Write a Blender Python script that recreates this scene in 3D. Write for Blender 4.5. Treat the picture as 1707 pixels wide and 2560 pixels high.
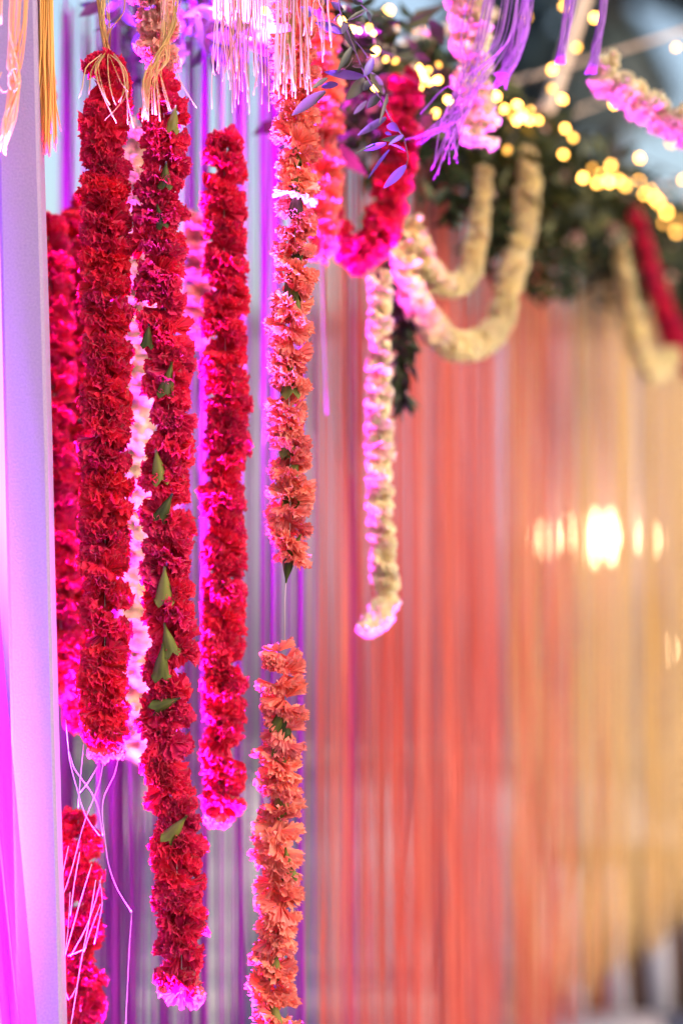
import bpy, math, random
from mathutils import Vector, Matrix, Euler, noise
R = math.radians
random.seed(11)
S = bpy.context.scene
for o in list(bpy.data.objects): bpy.data.objects.remove(o)
C = S.collection

# ---------------------------------------------------------------- camera, sky, sun, exposure
CAMZ = 1.45
K = 1707*85/24.0                       # photo pixels per metre at one metre
cam = bpy.data.objects.new('camera', bpy.data.cameras.new('camera')); C.objects.link(cam)
cam.location = (0, 0, CAMZ); cam.rotation_euler = (R(90), 0, 0)
cam.data.lens = 85; cam.data.sensor_width = 36; cam.data.clip_end = 500; cam.data.clip_start = 0.05
cam.data.dof.use_dof = True; cam.data.dof.focus_distance = 3.12; cam.data.dof.aperture_fstop = 1.5
S.camera = cam
w = bpy.data.worlds.new('World'); S.world = w; w.use_nodes = True
nt = w.node_tree; bg = nt.nodes['Background']
sky = nt.nodes.new('ShaderNodeTexSky'); sky.sky_type = 'NISHITA'; sky.sun_disc = False
SUN_EL, SUN_AZ = 30, 122                # azimuth clockwise from +Y: low, to the right
sky.sun_elevation = R(SUN_EL); sky.sun_rotation = R(SUN_AZ); sky.dust_density = 4.0; sky.air_density = 1.0
nt.links.new(sky.outputs[0], bg.inputs[0]); bg.inputs[1].default_value = 0.125
sun = bpy.data.objects.new('sun', bpy.data.lights.new('sun', 'SUN')); C.objects.link(sun)
sun.data.energy = 0.5; sun.data.angle = R(25); sun.data.color = (1, .82, .66)
d = Vector((math.sin(R(SUN_AZ))*math.cos(R(SUN_EL)), math.cos(R(SUN_AZ))*math.cos(R(SUN_EL)), math.sin(R(SUN_EL))))
sun.rotation_euler = d.to_track_quat('Z', 'Y').to_euler(); sun.location = d*20
S.view_settings.view_transform = 'Standard'; S.view_settings.look = 'None'
S.view_settings.exposure = 1.15; S.view_settings.gamma = 1
S.view_settings.use_curve_mapping = False

# ---------------------------------------------------------------- helpers
def P(px, py, Y): return Vector(((px-853.5)*Y/K, Y, CAMZ+(1280-py)*Y/K))
W = {}
def tag(o, label=None, cat=None, group=None, kind=None):
    if label: o['label'] = label
    if cat: o['category'] = cat
    if group: o['group'] = group
    if kind: o['kind'] = kind
    return o
def thing(name, loc, label, cat, group=None):
    o = bpy.data.objects.new(name, None); C.objects.link(o); o.location = loc; o.empty_display_size = .05
    W[o.name] = Matrix.Translation(Vector(loc)); return tag(o, label, cat, group)
def part(name, me, parent=None, M=None, kind=None):
    o = bpy.data.objects.new(name, me); C.objects.link(o)
    M = M or Matrix.Identity(4); W[o.name] = M
    if parent is not None:
        o.parent = parent; o.matrix_basis = W[parent.name].inverted() @ M
    else: o.matrix_basis = M
    if kind: o['kind'] = kind
    return o
class MB:
    def __init__(s): s.v = []; s.f = []; s.a = []; s.smooth = True
    def add(s, vs, fs, at=None):
        n = len(s.v); s.v += [tuple(v) for v in vs]; s.f += [tuple(i+n for i in f) for f in fs]
        s.a += at if at else [0.0]*len(vs)
    def box(s, a, b, M=None):
        vs = [Vector((x, y, z)) for x in (a[0], b[0]) for y in (a[1], b[1]) for z in (a[2], b[2])]
        if M: vs = [M @ v for v in vs]
        s.add(vs, [(0,1,3,2),(4,6,7,5),(0,4,5,1),(2,3,7,6),(0,2,6,4),(1,5,7,3)])
    def tube(s, pts, rad, n=5, flat=1.0):
        pts = [Vector(p) for p in pts]; vs = []; m = len(pts); up = Vector((.13, 1, .07))
        for i, p in enumerate(pts):
            t = (pts[min(i+1, m-1)]-pts[max(i-1, 0)]).normalized()
            a = t.cross(up)
            if a.length < .05: a = t.cross(Vector((1, 0, 0)))
            a.normalize(); b = t.cross(a); r = rad[i] if isinstance(rad, (list, tuple)) else rad
            for k in range(n):
                q = 2*math.pi*k/n; vs.append(p + a*math.cos(q)*r + b*math.sin(q)*r*flat)
        fs = [(i*n+k, i*n+(k+1)%n, (i+1)*n+(k+1)%n, (i+1)*n+k) for i in range(m-1) for k in range(n)]
        fs += [tuple(range(n-1, -1, -1)), tuple((m-1)*n+k for k in range(n))]
        s.add(vs, fs)
    def mesh(s, name, mat, smooth=True):
        me = bpy.data.meshes.new(name); me.from_pydata(s.v, [], s.f); me.update()
        at = me.attributes.new('rad', 'FLOAT', 'POINT'); at.data.foreach_set('value', s.a)
        if smooth: me.polygons.foreach_set('use_smooth', [True]*len(me.polygons))
        for m in (mat if isinstance(mat, (list, tuple)) else [mat]): me.materials.append(m)
        return me
def spline(pts, step=.01):
    """Catmull-Rom through tuples (x,y,z,r) -> dense list"""
    pts = [Vector(p) if len(p) < 4 else p for p in pts]
    q = [tuple(p) for p in pts]; q = [tuple(2*a-b for a, b in zip(q[0], q[1]))]+q+[tuple(2*a-b for a, b in zip(q[-1], q[-2]))]
    out = []
    for i in range(1, len(q)-2):
        L = (Vector(q[i+1][:3])-Vector(q[i][:3])).length; n = max(2, int(L/step))
        for k in range(n):
            t = k/n
            out.append(tuple(.5*((2*b)+(-a+c)*t+(2*a-5*b+4*c-e)*t*t+(-a+3*b-3*c+e)*t**3) for a, b, c, e in zip(q[i-1], q[i], q[i+1], q[i+2])))
    out.append(q[-2]); return out
# ---------------------------------------------------------------- materials
def nodes(name):
    m = bpy.data.materials.new(name); m.use_nodes = True; t = m.node_tree
    return m, t, t.nodes['Principled BSDF'], t.nodes['Material Output']
def ramp(t, fac, stops):
    r = t.nodes.new('ShaderNodeValToRGB'); e = r.color_ramp.elements
    e[0].position, e[0].color = stops[0][0], (*stops[0][1], 1); e[1].position, e[1].color = stops[-1][0], (*stops[-1][1], 1)
    for p, c in stops[1:-1]:
        x = e.new(p); x.color = (*c, 1)
    t.links.new(fac, r.inputs[0]); return r.outputs[0]
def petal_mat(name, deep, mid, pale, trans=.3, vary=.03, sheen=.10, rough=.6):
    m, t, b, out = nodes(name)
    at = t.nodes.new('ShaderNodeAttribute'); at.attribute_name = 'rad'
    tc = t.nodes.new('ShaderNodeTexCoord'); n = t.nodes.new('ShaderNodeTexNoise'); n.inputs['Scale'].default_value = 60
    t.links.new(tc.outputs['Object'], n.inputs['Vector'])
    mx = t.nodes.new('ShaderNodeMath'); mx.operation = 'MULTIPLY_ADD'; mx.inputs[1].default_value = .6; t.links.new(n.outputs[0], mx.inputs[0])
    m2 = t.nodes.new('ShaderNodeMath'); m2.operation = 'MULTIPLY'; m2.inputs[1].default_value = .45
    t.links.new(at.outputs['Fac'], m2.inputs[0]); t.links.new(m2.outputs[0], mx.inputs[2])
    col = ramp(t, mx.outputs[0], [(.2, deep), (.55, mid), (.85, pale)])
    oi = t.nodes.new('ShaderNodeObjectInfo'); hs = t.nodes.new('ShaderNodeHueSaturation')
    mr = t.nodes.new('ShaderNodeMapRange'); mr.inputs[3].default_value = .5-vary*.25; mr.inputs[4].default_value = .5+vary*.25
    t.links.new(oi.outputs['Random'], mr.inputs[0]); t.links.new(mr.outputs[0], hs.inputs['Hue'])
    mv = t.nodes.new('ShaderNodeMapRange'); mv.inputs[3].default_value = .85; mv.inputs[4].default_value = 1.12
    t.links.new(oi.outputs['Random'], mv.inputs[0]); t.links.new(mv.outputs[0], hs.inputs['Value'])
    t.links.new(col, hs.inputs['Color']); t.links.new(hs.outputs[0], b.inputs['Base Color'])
    b.inputs['Roughness'].default_value = rough; b.inputs['Sheen Weight'].default_value = sheen
    b.inputs['Sheen Roughness'].default_value = .4; b.inputs['Specular IOR Level'].default_value = .35
    tr = t.nodes.new('ShaderNodeBsdfTranslucent'); t.links.new(hs.outputs[0], tr.inputs[0])
    ms = t.nodes.new('ShaderNodeMixShader'); ms.inputs[0].default_value = trans
    t.links.new(b.outputs[0], ms.inputs[1]); t.links.new(tr.outputs[0], ms.inputs[2]); t.links.new(ms.outputs[0], out.inputs[0])
    return m
def simple(name, c1, c2, scale=20, rough=.6, trans=0, rnd=True, stretch=(1, 1, 1), bump=0, spec=.4):
    m, t, b, out = nodes(name)
    tc = t.nodes.new('ShaderNodeTexCoord'); mp = t.nodes.new('ShaderNodeMapping'); mp.inputs['Scale'].default_value = stretch
    n = t.nodes.new('ShaderNodeTexNoise'); n.inputs['Scale'].default_value = scale; n.inputs['Detail'].default_value = 4
    t.links.new(tc.outputs['Object'], mp.inputs[0]); t.links.new(mp.outputs[0], n.inputs['Vector'])
    fac = n.outputs[0]
    if rnd:
        oi = t.nodes.new('ShaderNodeObjectInfo'); a = t.nodes.new('ShaderNodeMath'); a.operation = 'MULTIPLY_ADD'
        a.inputs[1].default_value = .8; t.links.new(oi.outputs['Random'], a.inputs[0])
        s_ = t.nodes.new('ShaderNodeMath'); s_.operation = 'MULTIPLY_ADD'; s_.inputs[1].default_value = .8; s_.inputs[2].default_value = -.3
        t.links.new(n.outputs[0], s_.inputs[0]); t.links.new(s_.outputs[0], a.inputs[2]); fac = a.outputs[0]
    col = ramp(t, fac, [(.25, c1), (.75, c2)])
    t.links.new(col, b.inputs['Base Color']); b.inputs['Roughness'].default_value = rough; b.inputs['Specular IOR Level'].default_value = spec
    if bump:
        bp = t.nodes.new('ShaderNodeBump'); bp.inputs['Strength'].default_value = bump; bp.inputs['Distance'].default_value = .002
        t.links.new(n.outputs[0], bp.inputs['Height']); t.links.new(bp.outputs[0], b.inputs['Normal'])
    if trans:
        tr = t.nodes.new('ShaderNodeBsdfTranslucent'); t.links.new(col, tr.inputs[0])
        ms = t.nodes.new('ShaderNodeMixShader'); ms.inputs[0].default_value = trans
        t.links.new(b.outputs[0], ms.inputs[1]); t.links.new(tr.outputs[0], ms.inputs[2]); t.links.new(ms.outputs[0], out.inputs[0])
    return m
def emit(name, col, s):
    m, t, b, out = nodes(name); e = t.nodes.new('ShaderNodeEmission'); e.inputs[0].default_value = (*col, 1); e.inputs[1].default_value = s
    t.links.new(e.outputs[0], out.inputs[0]); return m
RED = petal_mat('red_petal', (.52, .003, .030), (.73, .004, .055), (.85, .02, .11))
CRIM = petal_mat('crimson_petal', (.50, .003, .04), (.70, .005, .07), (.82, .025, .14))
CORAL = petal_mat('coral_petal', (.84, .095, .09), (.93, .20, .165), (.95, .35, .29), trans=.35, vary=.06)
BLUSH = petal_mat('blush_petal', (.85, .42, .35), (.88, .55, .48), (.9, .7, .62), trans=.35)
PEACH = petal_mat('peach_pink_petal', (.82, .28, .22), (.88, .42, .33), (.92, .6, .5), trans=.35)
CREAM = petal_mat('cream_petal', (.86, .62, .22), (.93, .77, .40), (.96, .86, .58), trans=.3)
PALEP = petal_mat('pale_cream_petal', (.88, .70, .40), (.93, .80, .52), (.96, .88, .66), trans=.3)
CALYX = simple('green_calyx', (.03, .04, .008), (.15, .15, .03), 110, .6, spec=.2, stretch=(1, 1, .2))
CALTIP = simple('calyx_cut_edge', (.5, .4, .25), (.7, .6, .4), 90, .6)
RAFFIA = simple('tan_raffia', (.50, .28, .08), (.66, .45, .20), 40, .6, trans=.15, stretch=(1, 1, .1))
RAFFIA2 = simple('orange_raffia', (.80, .36, .07), (.85, .50, .16), 40, .55, trans=.2, stretch=(1, 1, .1))
LILACR = simple('lilac_raffia', (.30, .13, .42), (.46, .24, .54), 40, .5, trans=.2, stretch=(1, 1, .1))
CORALS = simple('coral_string', (.74, .07, .055), (.90, .27, .20), 3, .6, trans=.3, stretch=(1, 1, .4))
YELLS = simple('yellow_string', (.80, .47, .15), (.92, .68, .34), 3, .6, trans=.3, stretch=(1, 1, .4))
PALES = simple('pale_string', (.34, .32, .37), (.50, .48, .54), 3, .6, trans=.3, stretch=(1, 1, .4))
PURPS = simple('violet_string', (.24, .012, .32), (.46, .04, .56), 3, .5, trans=.3, stretch=(1, 1, .4))
MAGS = simple('magenta_string', (.5, .02, .28), (.62, .05, .42), 3, .5, trans=.3, stretch=(1, 1, .4))
PALEK = simple('pale_pink_raffia', (.7, .6, .68), (.82, .76, .82), 10, .5)
THREAD = simple('thin_thread', (.5, .35, .4), (.6, .5, .5), 10, .5)
LEAFD = simple('dark_bronze_leaf', (.035, .035, .025), (.09, .075, .055), 45, .42, trans=.12, spec=.6)
LEAFLIT = simple('violet_lit_leaf', (.12, .05, .30), (.24, .10, .50), 45, .35, trans=.25, spec=.7)  # leaves in violet light: the uplight's tint is put into the base colour
STEM = simple('dark_stem', (.07, .04, .05), (.13, .08, .08), 40, .6)
GREEN = simple('green_foliage', (.010, .020, .005), (.035, .048, .012), 25, .5, trans=.2, rnd=False)
GREEN2 = simple('olive_foliage', (.03, .038, .008), (.11, .11, .022), 25, .5, trans=.2, rnd=False)
WOOD = simple('pale_wood', (.72, .50, .37), (.86, .66, .52), 14, .6, stretch=(1, 1, .1), rnd=False)
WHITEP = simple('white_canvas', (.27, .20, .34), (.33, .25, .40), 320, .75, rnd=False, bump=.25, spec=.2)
WALLM = simple('lilac_grey_render', (.32, .25, .36), (.42, .34, .46), 1.3, .9, rnd=False, bump=.3)
PAVE = simple('grey_paving', (.26, .22, .27), (.36, .32, .36), 6, .85)
GROUND = simple('dark_ground', (.16, .14, .16), (.24, .21, .24), 3, .9, rnd=False)
NEEDLE = simple('dark_blue_green_frond', (.010, .022, .028), (.04, .06, .06), 5, .6, trans=.1, rnd=False)
BARK = simple('grey_bark', (.07, .06, .06), (.14, .12, .11), 9, .9, rnd=False)
BROWN = simple('brown_board', (.13, .055, .025), (.22, .10, .045), 8, .7, stretch=(1, 1, .1), rnd=False)
WHITEB = simple('white_batten', (.36, .35, .42), (.46, .45, .52), 8, .6)
BLACKM = simple('black_metal', (.02, .02, .02), (.04, .04, .04), 30, .4)
DRAPE = simple('pale_drape', (.16, .14, .18), (.22, .20, .24), 60, .8, rnd=False, stretch=(1, 1, .1))
BULB = emit('lit_bulb', (1, .44, .075), 15)
_t = BULB.node_tree; _o = _t.nodes.new('ShaderNodeObjectInfo'); _m = _t.nodes.new('ShaderNodeMapRange'); _m.inputs[3].default_value = 1.5; _m.inputs[4].default_value = 17
_t.links.new(_o.outputs['Random'], _m.inputs[0]); _t.links.new(_m.outputs[0], _t.nodes['Emission'].inputs[1])
LAMPG = emit('lit_lamp_glass', (1, .66, .34), 16)
LEDM = emit('violet_led', (.6, .1, 1), 3)
def tulle():
    m, t, b, out = nodes('magenta_tulle'); b.inputs['Base Color'].default_value = (.62, .02, .50, 1); b.inputs['Roughness'].default_value = .7
    tc = t.nodes.new('ShaderNodeTexCoord'); mp = t.nodes.new('ShaderNodeMapping'); mp.inputs['Scale'].default_value = (1, 1, .7); mp.inputs['Rotation'].default_value = (0, .5, 0)
    wv = t.nodes.new('ShaderNodeTexWave'); wv.inputs['Scale'].default_value = 260; wv.inputs['Distortion'].default_value = .4
    t.links.new(tc.outputs['Object'], mp.inputs[0]); t.links.new(mp.outputs[0], wv.inputs[0])
    mr = t.nodes.new('ShaderNodeMapRange'); mr.inputs[3].default_value = .55; mr.inputs[4].default_value = .95
    t.links.new(wv.outputs[1], mr.inputs[0])
    tl = t.nodes.new('ShaderNodeBsdfTranslucent'); tl.inputs[0].default_value = (.7, .03, .6, 1)
    m1 = t.nodes.new('ShaderNodeMixShader'); m1.inputs[0].default_value = .5; t.links.new(b.outputs[0], m1.inputs[1]); t.links.new(tl.outputs[0], m1.inputs[2])
    tp = t.nodes.new('ShaderNodeBsdfTransparent'); ms = t.nodes.new('ShaderNodeMixShader')
    t.links.new(mr.outputs[0], ms.inputs[0]); t.links.new(tp.outputs[0], ms.inputs[1]); t.links.new(m1.outputs[0], ms.inputs[2])
    t.links.new(ms.outputs[0], out.inputs[0]); return m
TULLE = tulle()

# ---------------------------------------------------------------- setting: ground, wall, tree
mb = MB(); mb.box((-150, -60, -.3), (150, 320, 0)); tag(part('ground', mb.mesh('ground', GROUND)), kind='structure')
pv = tag(part('paving', None), kind='structure') if False else None
mb = MB(); mb.box((-6, 1, .0), (7, 14, .004)); pav = tag(part('paved_floor', mb.mesh('paved_floor', GROUND)), kind='structure')
slab = MB(); slab.box((-.29, -.29, 0), (.29, .29, .02)); slab_me = slab.mesh('slab', PAVE)
for i in range(-3, 8):
    for j in range(8, 22):
        part('paving_slab', slab_me, pav, Matrix.Translation((i*.6, j*.6, .006+random.uniform(0, .003))) @ Matrix.Rotation(random.uniform(-.006, .006), 4, 'Z'))
WY = 15.0
wl = thing('garden_wall', (0, WY, 0), 'lilac grey rendered garden wall far behind the string curtains', 'wall')
mb = MB(); mb.box((-14, WY, 0), (16, WY+.3, 2.62)); part('wall', mb.mesh('wall', WALLM), wl)
mb = MB(); mb.box((-14.05, WY-.06, 2.622), (16.05, WY+.36, 2.70)); part('coping', mb.mesh('coping', PAVE), wl)

def frond_tree(base, h, nfr, L, label, seed, spread=1.0):
    rng = random.Random(seed); t = thing('palm_tree', base, label, 'tree', 'trees behind the garden wall')
    mb = MB(); pts = [Vector(base)+Vector((math.sin(k*.5)*.06, 0, h*k/8)) for k in range(9)]
    mb.tube(pts, [.2-.008*k for k in range(9)], 9); part('trunk', mb.mesh('trunk', BARK), t)
    top = pts[-1]; mb = MB()
    for i in range(nfr):
        az = rng.uniform(0, 6.28); el = rng.uniform(-.6, 1.2); LL = L*rng.uniform(.7, 1.1); d = Vector((math.cos(az)*math.cos(el), math.sin(az)*math.cos(el)*.6, math.sin(el)))
        p = top.copy(); n = 16; side = d.cross(Vector((0, 0, 1))).normalized()
        for k in range(n):
            q = p + d*LL/n; d = (d+Vector((0, 0, -.11*spread))).normalized()
            for s in (-1, 1):
                ll = .42*math.sin(math.pi*(k+1.5)/(n+2))*rng.uniform(.8, 1.2)+.1
                for z in (0, .33, .66):
                    b0 = p.lerp(q, z); tip = b0+side*s*ll*.8+d*ll*.5+Vector((0, 0, -ll*.5)); wv = d*.045
                    mb.add([b0-wv, b0+wv, tip], [(0, 1, 2)])
            mb.add([p+side*.015, p-side*.015, q-side*.012, q+side*.012], [(0, 1, 2, 3)]); p = q
    part('crown', mb.mesh('crown', NEEDLE, False), t, kind='stuff')
frond_tree((2.0, 18, 0), 5.3, 14, 1.15, 'dark drooping palm behind the wall, right of the pale diagonal pole', 3)
frond_tree((1.5, 20, 0), 5.3, 12, .95, 'smaller dark palm behind the wall, seen past the diagonal pole', 5)
frond_tree((.75, 21, 0), 5.15, 9, .6, 'sparse palm behind the lit string lights near the top centre', 9)

# ---------------------------------------------------------------- frame: beams and poles
BZ = CAMZ+.80
mb = MB(); mb.box((-1.1, 3.32, BZ-.03), (.02, 3.40, BZ+.05)); 
bt = thing('front_beam', (-.5, 3.36, BZ), 'pale timber crossbeam above the red garlands, dressed with leaves', 'beam'); part('timber', mb.mesh('timber', WOOD), bt)
A = Vector((-.03, 3.72, 0)); B = Vector((1.12, 6.82, 0))
dirb = (B-A).normalized(); nrm = Vector((dirb.y, -dirb.x, 0))
def beam_at(px, off=0):
    # point of the receding beam (shifted sideways by off, towards the viewer) at photo column px
    a = A+nrm*off; k = (px-853.5)/K; m = (B.x-A.x)/(B.y-A.y)
    Y = (a.x-m*a.y)/(k-m); return Vector((k*Y, Y, 0))
bt2 = thing('side_beam', (A.x, A.y, BZ-.03), 'pale timber beam running back under the lit greenery', 'beam')
mb = MB(); q0 = A-dirb*.35; L = (B-A).length+.35
Mb = Matrix.Translation((q0.x, q0.y, BZ-.075)) @ Matrix.Rotation(math.atan2(dirb.y, dirb.x), 4, 'Z')
mb.box((0, -.03, -.03), (L, .03, .03), Mb); part('timber', mb.mesh('timber', WOOD), bt2)
def pole(name, a, b, r, label, mat=WOOD):
    pts = [a.lerp(b, k/6) for k in range(7)]
    pts = [p+Vector((random.uniform(-1, 1), 0, random.uniform(-1, 1)))*r*.25 for p in pts]
    mb = MB(); mb.tube(pts, r, 8); o = part(name, mb.mesh(name, mat)); tag(o, label, 'pole'); return o
pole('diagonal_pole', P(1500, -120, 4.9), P(1345, 330, 4.9), .0145, 'pale peach diagonal pole rising from the greenery at the top')
pole('thin_pole', P(1180, 235, 5.0), P(1720, 75, 5.0), .0042, 'thin pinkish crossing pole behind the thicker diagonal pole')
pole('lower_thin_pole', P(1380, 300, 5.6), P(1560, 235, 5.8), .003, 'faint thin pole sloping low under the crossing pole')
pole('branch_pole', P(930, 140, 4.3), P(1240, 30, 4.3), .009, 'pale branch crossing under the topmost left bulbs')
pole('short_branch_pole', P(890, 60, 4.2), P(1120, 215, 4.2), .010, 'pale branch sloping down into the lit greenery')

# ---------------------------------------------------------------- carnations
def carnation(seed, mat, n=30, e0=-.75, e1=.75, R0=.035, wmin=.30, wmax=.5, amp=.10, nu=11, ser=.07, cup=0):
    rng = random.Random(seed); mb = MB()
    for i in range(n):
        a = 2.399*i+rng.uniform(-.4, .4); e = e0+(e1-e0)*((i*.618) % 1)+rng.uniform(-.15, .15)
        L = R0*rng.uniform(.88, 1.04); wd = rng.uniform(wmin, wmax); ph = rng.uniform(0, 6.28); fr = rng.uniform(2.2, 3.6); am = amp*rng.uniform(.6, 1.4)
        curl = rng.uniform(-.5, .35); tw = rng.uniform(-.9, .9)
        Mr = Matrix.Rotation(a, 3, 'Z') @ Matrix.Rotation(-e, 3, 'Y') @ Matrix.Rotation(tw, 3, 'X')
        ts = (.14, .45, .72, .9, 1.0); vs = []; at = []
        for t in ts:
            for k in range(nu):
                u = -1+2*k/(nu-1); r = L*t
                if t == 1.0: r *= 1+rng.uniform(-ser, ser)*.6+(.5*ser if k % 2 else -.5*ser)-.12*u*u
                elif t > .5: r *= 1-.07*u*u
                an = u*wd*(.55+.45*t) * (1.15-.15*t)
                z = L*am*t*t*math.sin(fr*u*1.6+ph)+L*am*.55*(t**4)*math.sin(fr*4.1*u+2*ph)+curl*L*t*t*t*.35+cup*L*t*t
                vs.append(Mr @ Vector((r*math.cos(an), r*math.sin(an), z))); at.append(t)
        fs = [(j*nu+k, j*nu+k+1, (j+1)*nu+k+1, (j+1)*nu+k) for j in range(len(ts)-1) for k in range(nu-1)]
        mb.add(vs, fs, at)
    return mb.mesh('carnation', mat)
def variants(mat, cnt, **kw): return [carnation(100+k*7, mat, **kw) for k in range(cnt)]
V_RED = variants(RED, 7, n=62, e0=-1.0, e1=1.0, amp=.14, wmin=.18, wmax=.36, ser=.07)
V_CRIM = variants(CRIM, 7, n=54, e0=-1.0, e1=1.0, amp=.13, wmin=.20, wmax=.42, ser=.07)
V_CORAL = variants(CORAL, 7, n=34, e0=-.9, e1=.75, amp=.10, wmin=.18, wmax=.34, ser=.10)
TIPLIT = petal_mat('uplit_tip_petal', (.66, .04, .07), (.85, .16, .20), (.92, .42, .46), trans=.4)  # red end blooms painted paler and pinker for the uplight's glare
V_TIPLIT = variants(TIPLIT, 2, n=54, e0=-.9, e1=1.0, amp=.13, wmin=.20, wmax=.42, ser=.07)
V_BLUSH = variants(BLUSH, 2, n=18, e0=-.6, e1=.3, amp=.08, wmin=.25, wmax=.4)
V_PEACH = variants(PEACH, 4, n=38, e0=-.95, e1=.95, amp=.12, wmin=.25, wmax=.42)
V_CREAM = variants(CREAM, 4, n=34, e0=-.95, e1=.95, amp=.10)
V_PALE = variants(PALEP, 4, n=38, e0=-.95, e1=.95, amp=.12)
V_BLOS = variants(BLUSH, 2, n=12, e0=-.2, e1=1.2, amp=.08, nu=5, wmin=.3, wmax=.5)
# ---------------------------------------------------------------- greenery on the beams
def leaf_mesh(L, wd, rng, mb, base, d, fold=.25, segs=4, upv=None, droop=.3):
    d = d.normalized(); side = d.cross(upv or Vector((rng.uniform(-1, 1), rng.uniform(-1, 1), rng.uniform(-1, 1)))).normalized(); up = side.cross(d)
    vs = []; at = []
    for k in range(segs+1):
        t = k/segs; ww = wd*math.sin(math.pi*min(1, t*.92+.06))**.8*(1-t*.25)
        if k == segs: ww = wd*.01
        c = base+d*L*t - up*droop*L*t*t; vs += [c-side*ww+up*fold*ww, c, c+side*ww+up*fold*ww]; at += [t]*3
    fs = []
    for k in range(segs):
        a = k*3; fs += [(a, a+1, a+4, a+3), (a+1, a+2, a+5, a+4)]
    mb.add(vs, fs, at)
rng = random.Random(4)
gr = thing('foliage_garland', (A.x, A.y, BZ-.1), 'thick dark green leaf garland along the receding beam under string lights', 'garland')
g1, g2 = MB(), MB()
for i in range(4600):
    s = rng.random()**.85; c = A.lerp(B, s*.98)-dirb*.18
    hang = .30*(1-.42*s)*(.75+.35*math.sin(s*23)+.2*math.sin(s*61))
    hang *= .62 if s < .13 else 1
    z = BZ-.03-.09*s - hang*rng.random()**1.15 + rng.uniform(-.015, .01)
    p = Vector((c.x, c.y, z)) + nrm*(.05+rng.gauss(0, .05))
    d = Vector((rng.uniform(-1, 1), rng.uniform(-1, 1), rng.uniform(-1.1, .6)))
    leaf_mesh(rng.uniform(.03, .07), rng.uniform(.008, .017), rng, g1 if rng.random() < .68 else g2, p, d, segs=2)
for (px, py, ln) in ((1410, 640, 9), (1000, 640, 34), (1420, 610, 8), (985, 560, 14), (1530, 600, 8), (1240, 520, 9), (1120, 470, 8)):
    Y = beam_at(px, .12).y
    for k in range(ln):
        p = P(px+rng.uniform(-16, 16), py+k*11, Y)
        for q in range(4): leaf_mesh(rng.uniform(.025, .04), .009, rng, g1, p, Vector((rng.uniform(-1, 1), rng.uniform(-1, 1), -.7)), segs=2)
part('dark_leaves', g1.mesh('dark_leaves', GREEN), gr, kind='stuff'); part('olive_leaves', g2.mesh('olive_leaves', GREEN2), gr, kind='stuff')
for i in range(46):
    s_ = rng.random(); c = A.lerp(B, s_*.95); p = Vector((c.x, c.y, BZ-.05-rng.random()*.22))+nrm*rng.uniform(.09, .14); k_ = rng.uniform(.012, .02)/.035
    bz = part('blossom', V_BLOS[i % 2], gr, Matrix.Translation(p) @ Euler((rng.uniform(0, 6), rng.uniform(0, 6), 0)).to_matrix().to_4x4() @ Matrix.Scale(k_, 4))
fg = thing('front_foliage', (-.4, 3.4, BZ), 'dark leaves, some painted as violet lit, tucked along the top left beam', 'foliage')
g1, g2 = MB(), MB()
for i in range(300):
    px = rng.choice((rng.uniform(430, 640), rng.uniform(260, 860))); py = rng.uniform(-90, 60)+(rng.random()**2)*110*(1 if 420 < px < 640 else .4)
    p = P(px, py, rng.uniform(3.4, 3.75)); leaf_mesh(rng.uniform(.03, .05), rng.uniform(.007, .012), rng, g1 if rng.random() < .45 else g2, p, Vector((rng.uniform(-1, 1), rng.uniform(-.5, .5), rng.uniform(-1.2, .3))), segs=3)
part('dark_leaves', g1.mesh('dark_leaves', LEAFD), fg, kind='stuff'); part('violet_lit_leaves', g2.mesh('violet_lit_leaves', LEAFLIT), fg, kind='stuff')
# blurred thin branches left of the first garland
sb = thing('hanging_twig', P(300, -60, 3.75), 'blurred dark twig hanging left of the first red garland', 'twig')
mb = MB(); mb.tube([P(x, y, 3.75) for x, y in ((300, -60), (296, 20), (305, 90), (318, 150), (330, 205))], .0016, 5); part('stem', mb.mesh('stem', STEM), sb)
for k in range(34):
    s = rng.random(); p = P(298+25*s+rng.uniform(-50, 50), -10+s*200, 3.75); m1 = MB()
    leaf_mesh(rng.uniform(.022, .04), .006, rng, m1, p, Vector((rng.uniform(-1, 1), rng.uniform(-.3, .3), -1))); part('leaf', m1.mesh('leaf', LEAFLIT if rng.random() < .5 else LEAFD), sb)

# ---------------------------------------------------------------- garland builders
def calyx_mesh():
    mb = MB(); prof = [(-.020, .0016), (-.013, .0022), (-.006, .0045), (.002, .0072), (.012, .0092), (.019, .0105)]; n = 20; vs = []
    for z, r in prof:
        for k in range(n): 
            q = 2*math.pi*k/n; rr = r*(1+.05*math.cos(5*q)); vs.append((rr*math.cos(q), rr*math.sin(q), -z))
    for k in range(n):
        q = 2*math.pi*k/n; ph = (k % 4)/4; h = .0195+.0085*(1-abs(2*ph-1)); rr = .0128+.0016*math.cos(3*q); vs.append((rr*math.cos(q), rr*math.sin(q), -h))
    m = len(prof)+1
    fs = [(i*n+k, i*n+(k+1) % n, (i+1)*n+(k+1) % n, (i+1)*n+k) for i in range(m-1) for k in range(n)]+[tuple(range(n))]
    mb.add(vs, fs)
    me = mb.mesh('calyx', [CALYX, CALTIP])
    for p in list(me.polygons)[(m-2)*n:(m-1)*n]: p.material_index = 0
    return me
CAL = calyx_mesh()
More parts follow.
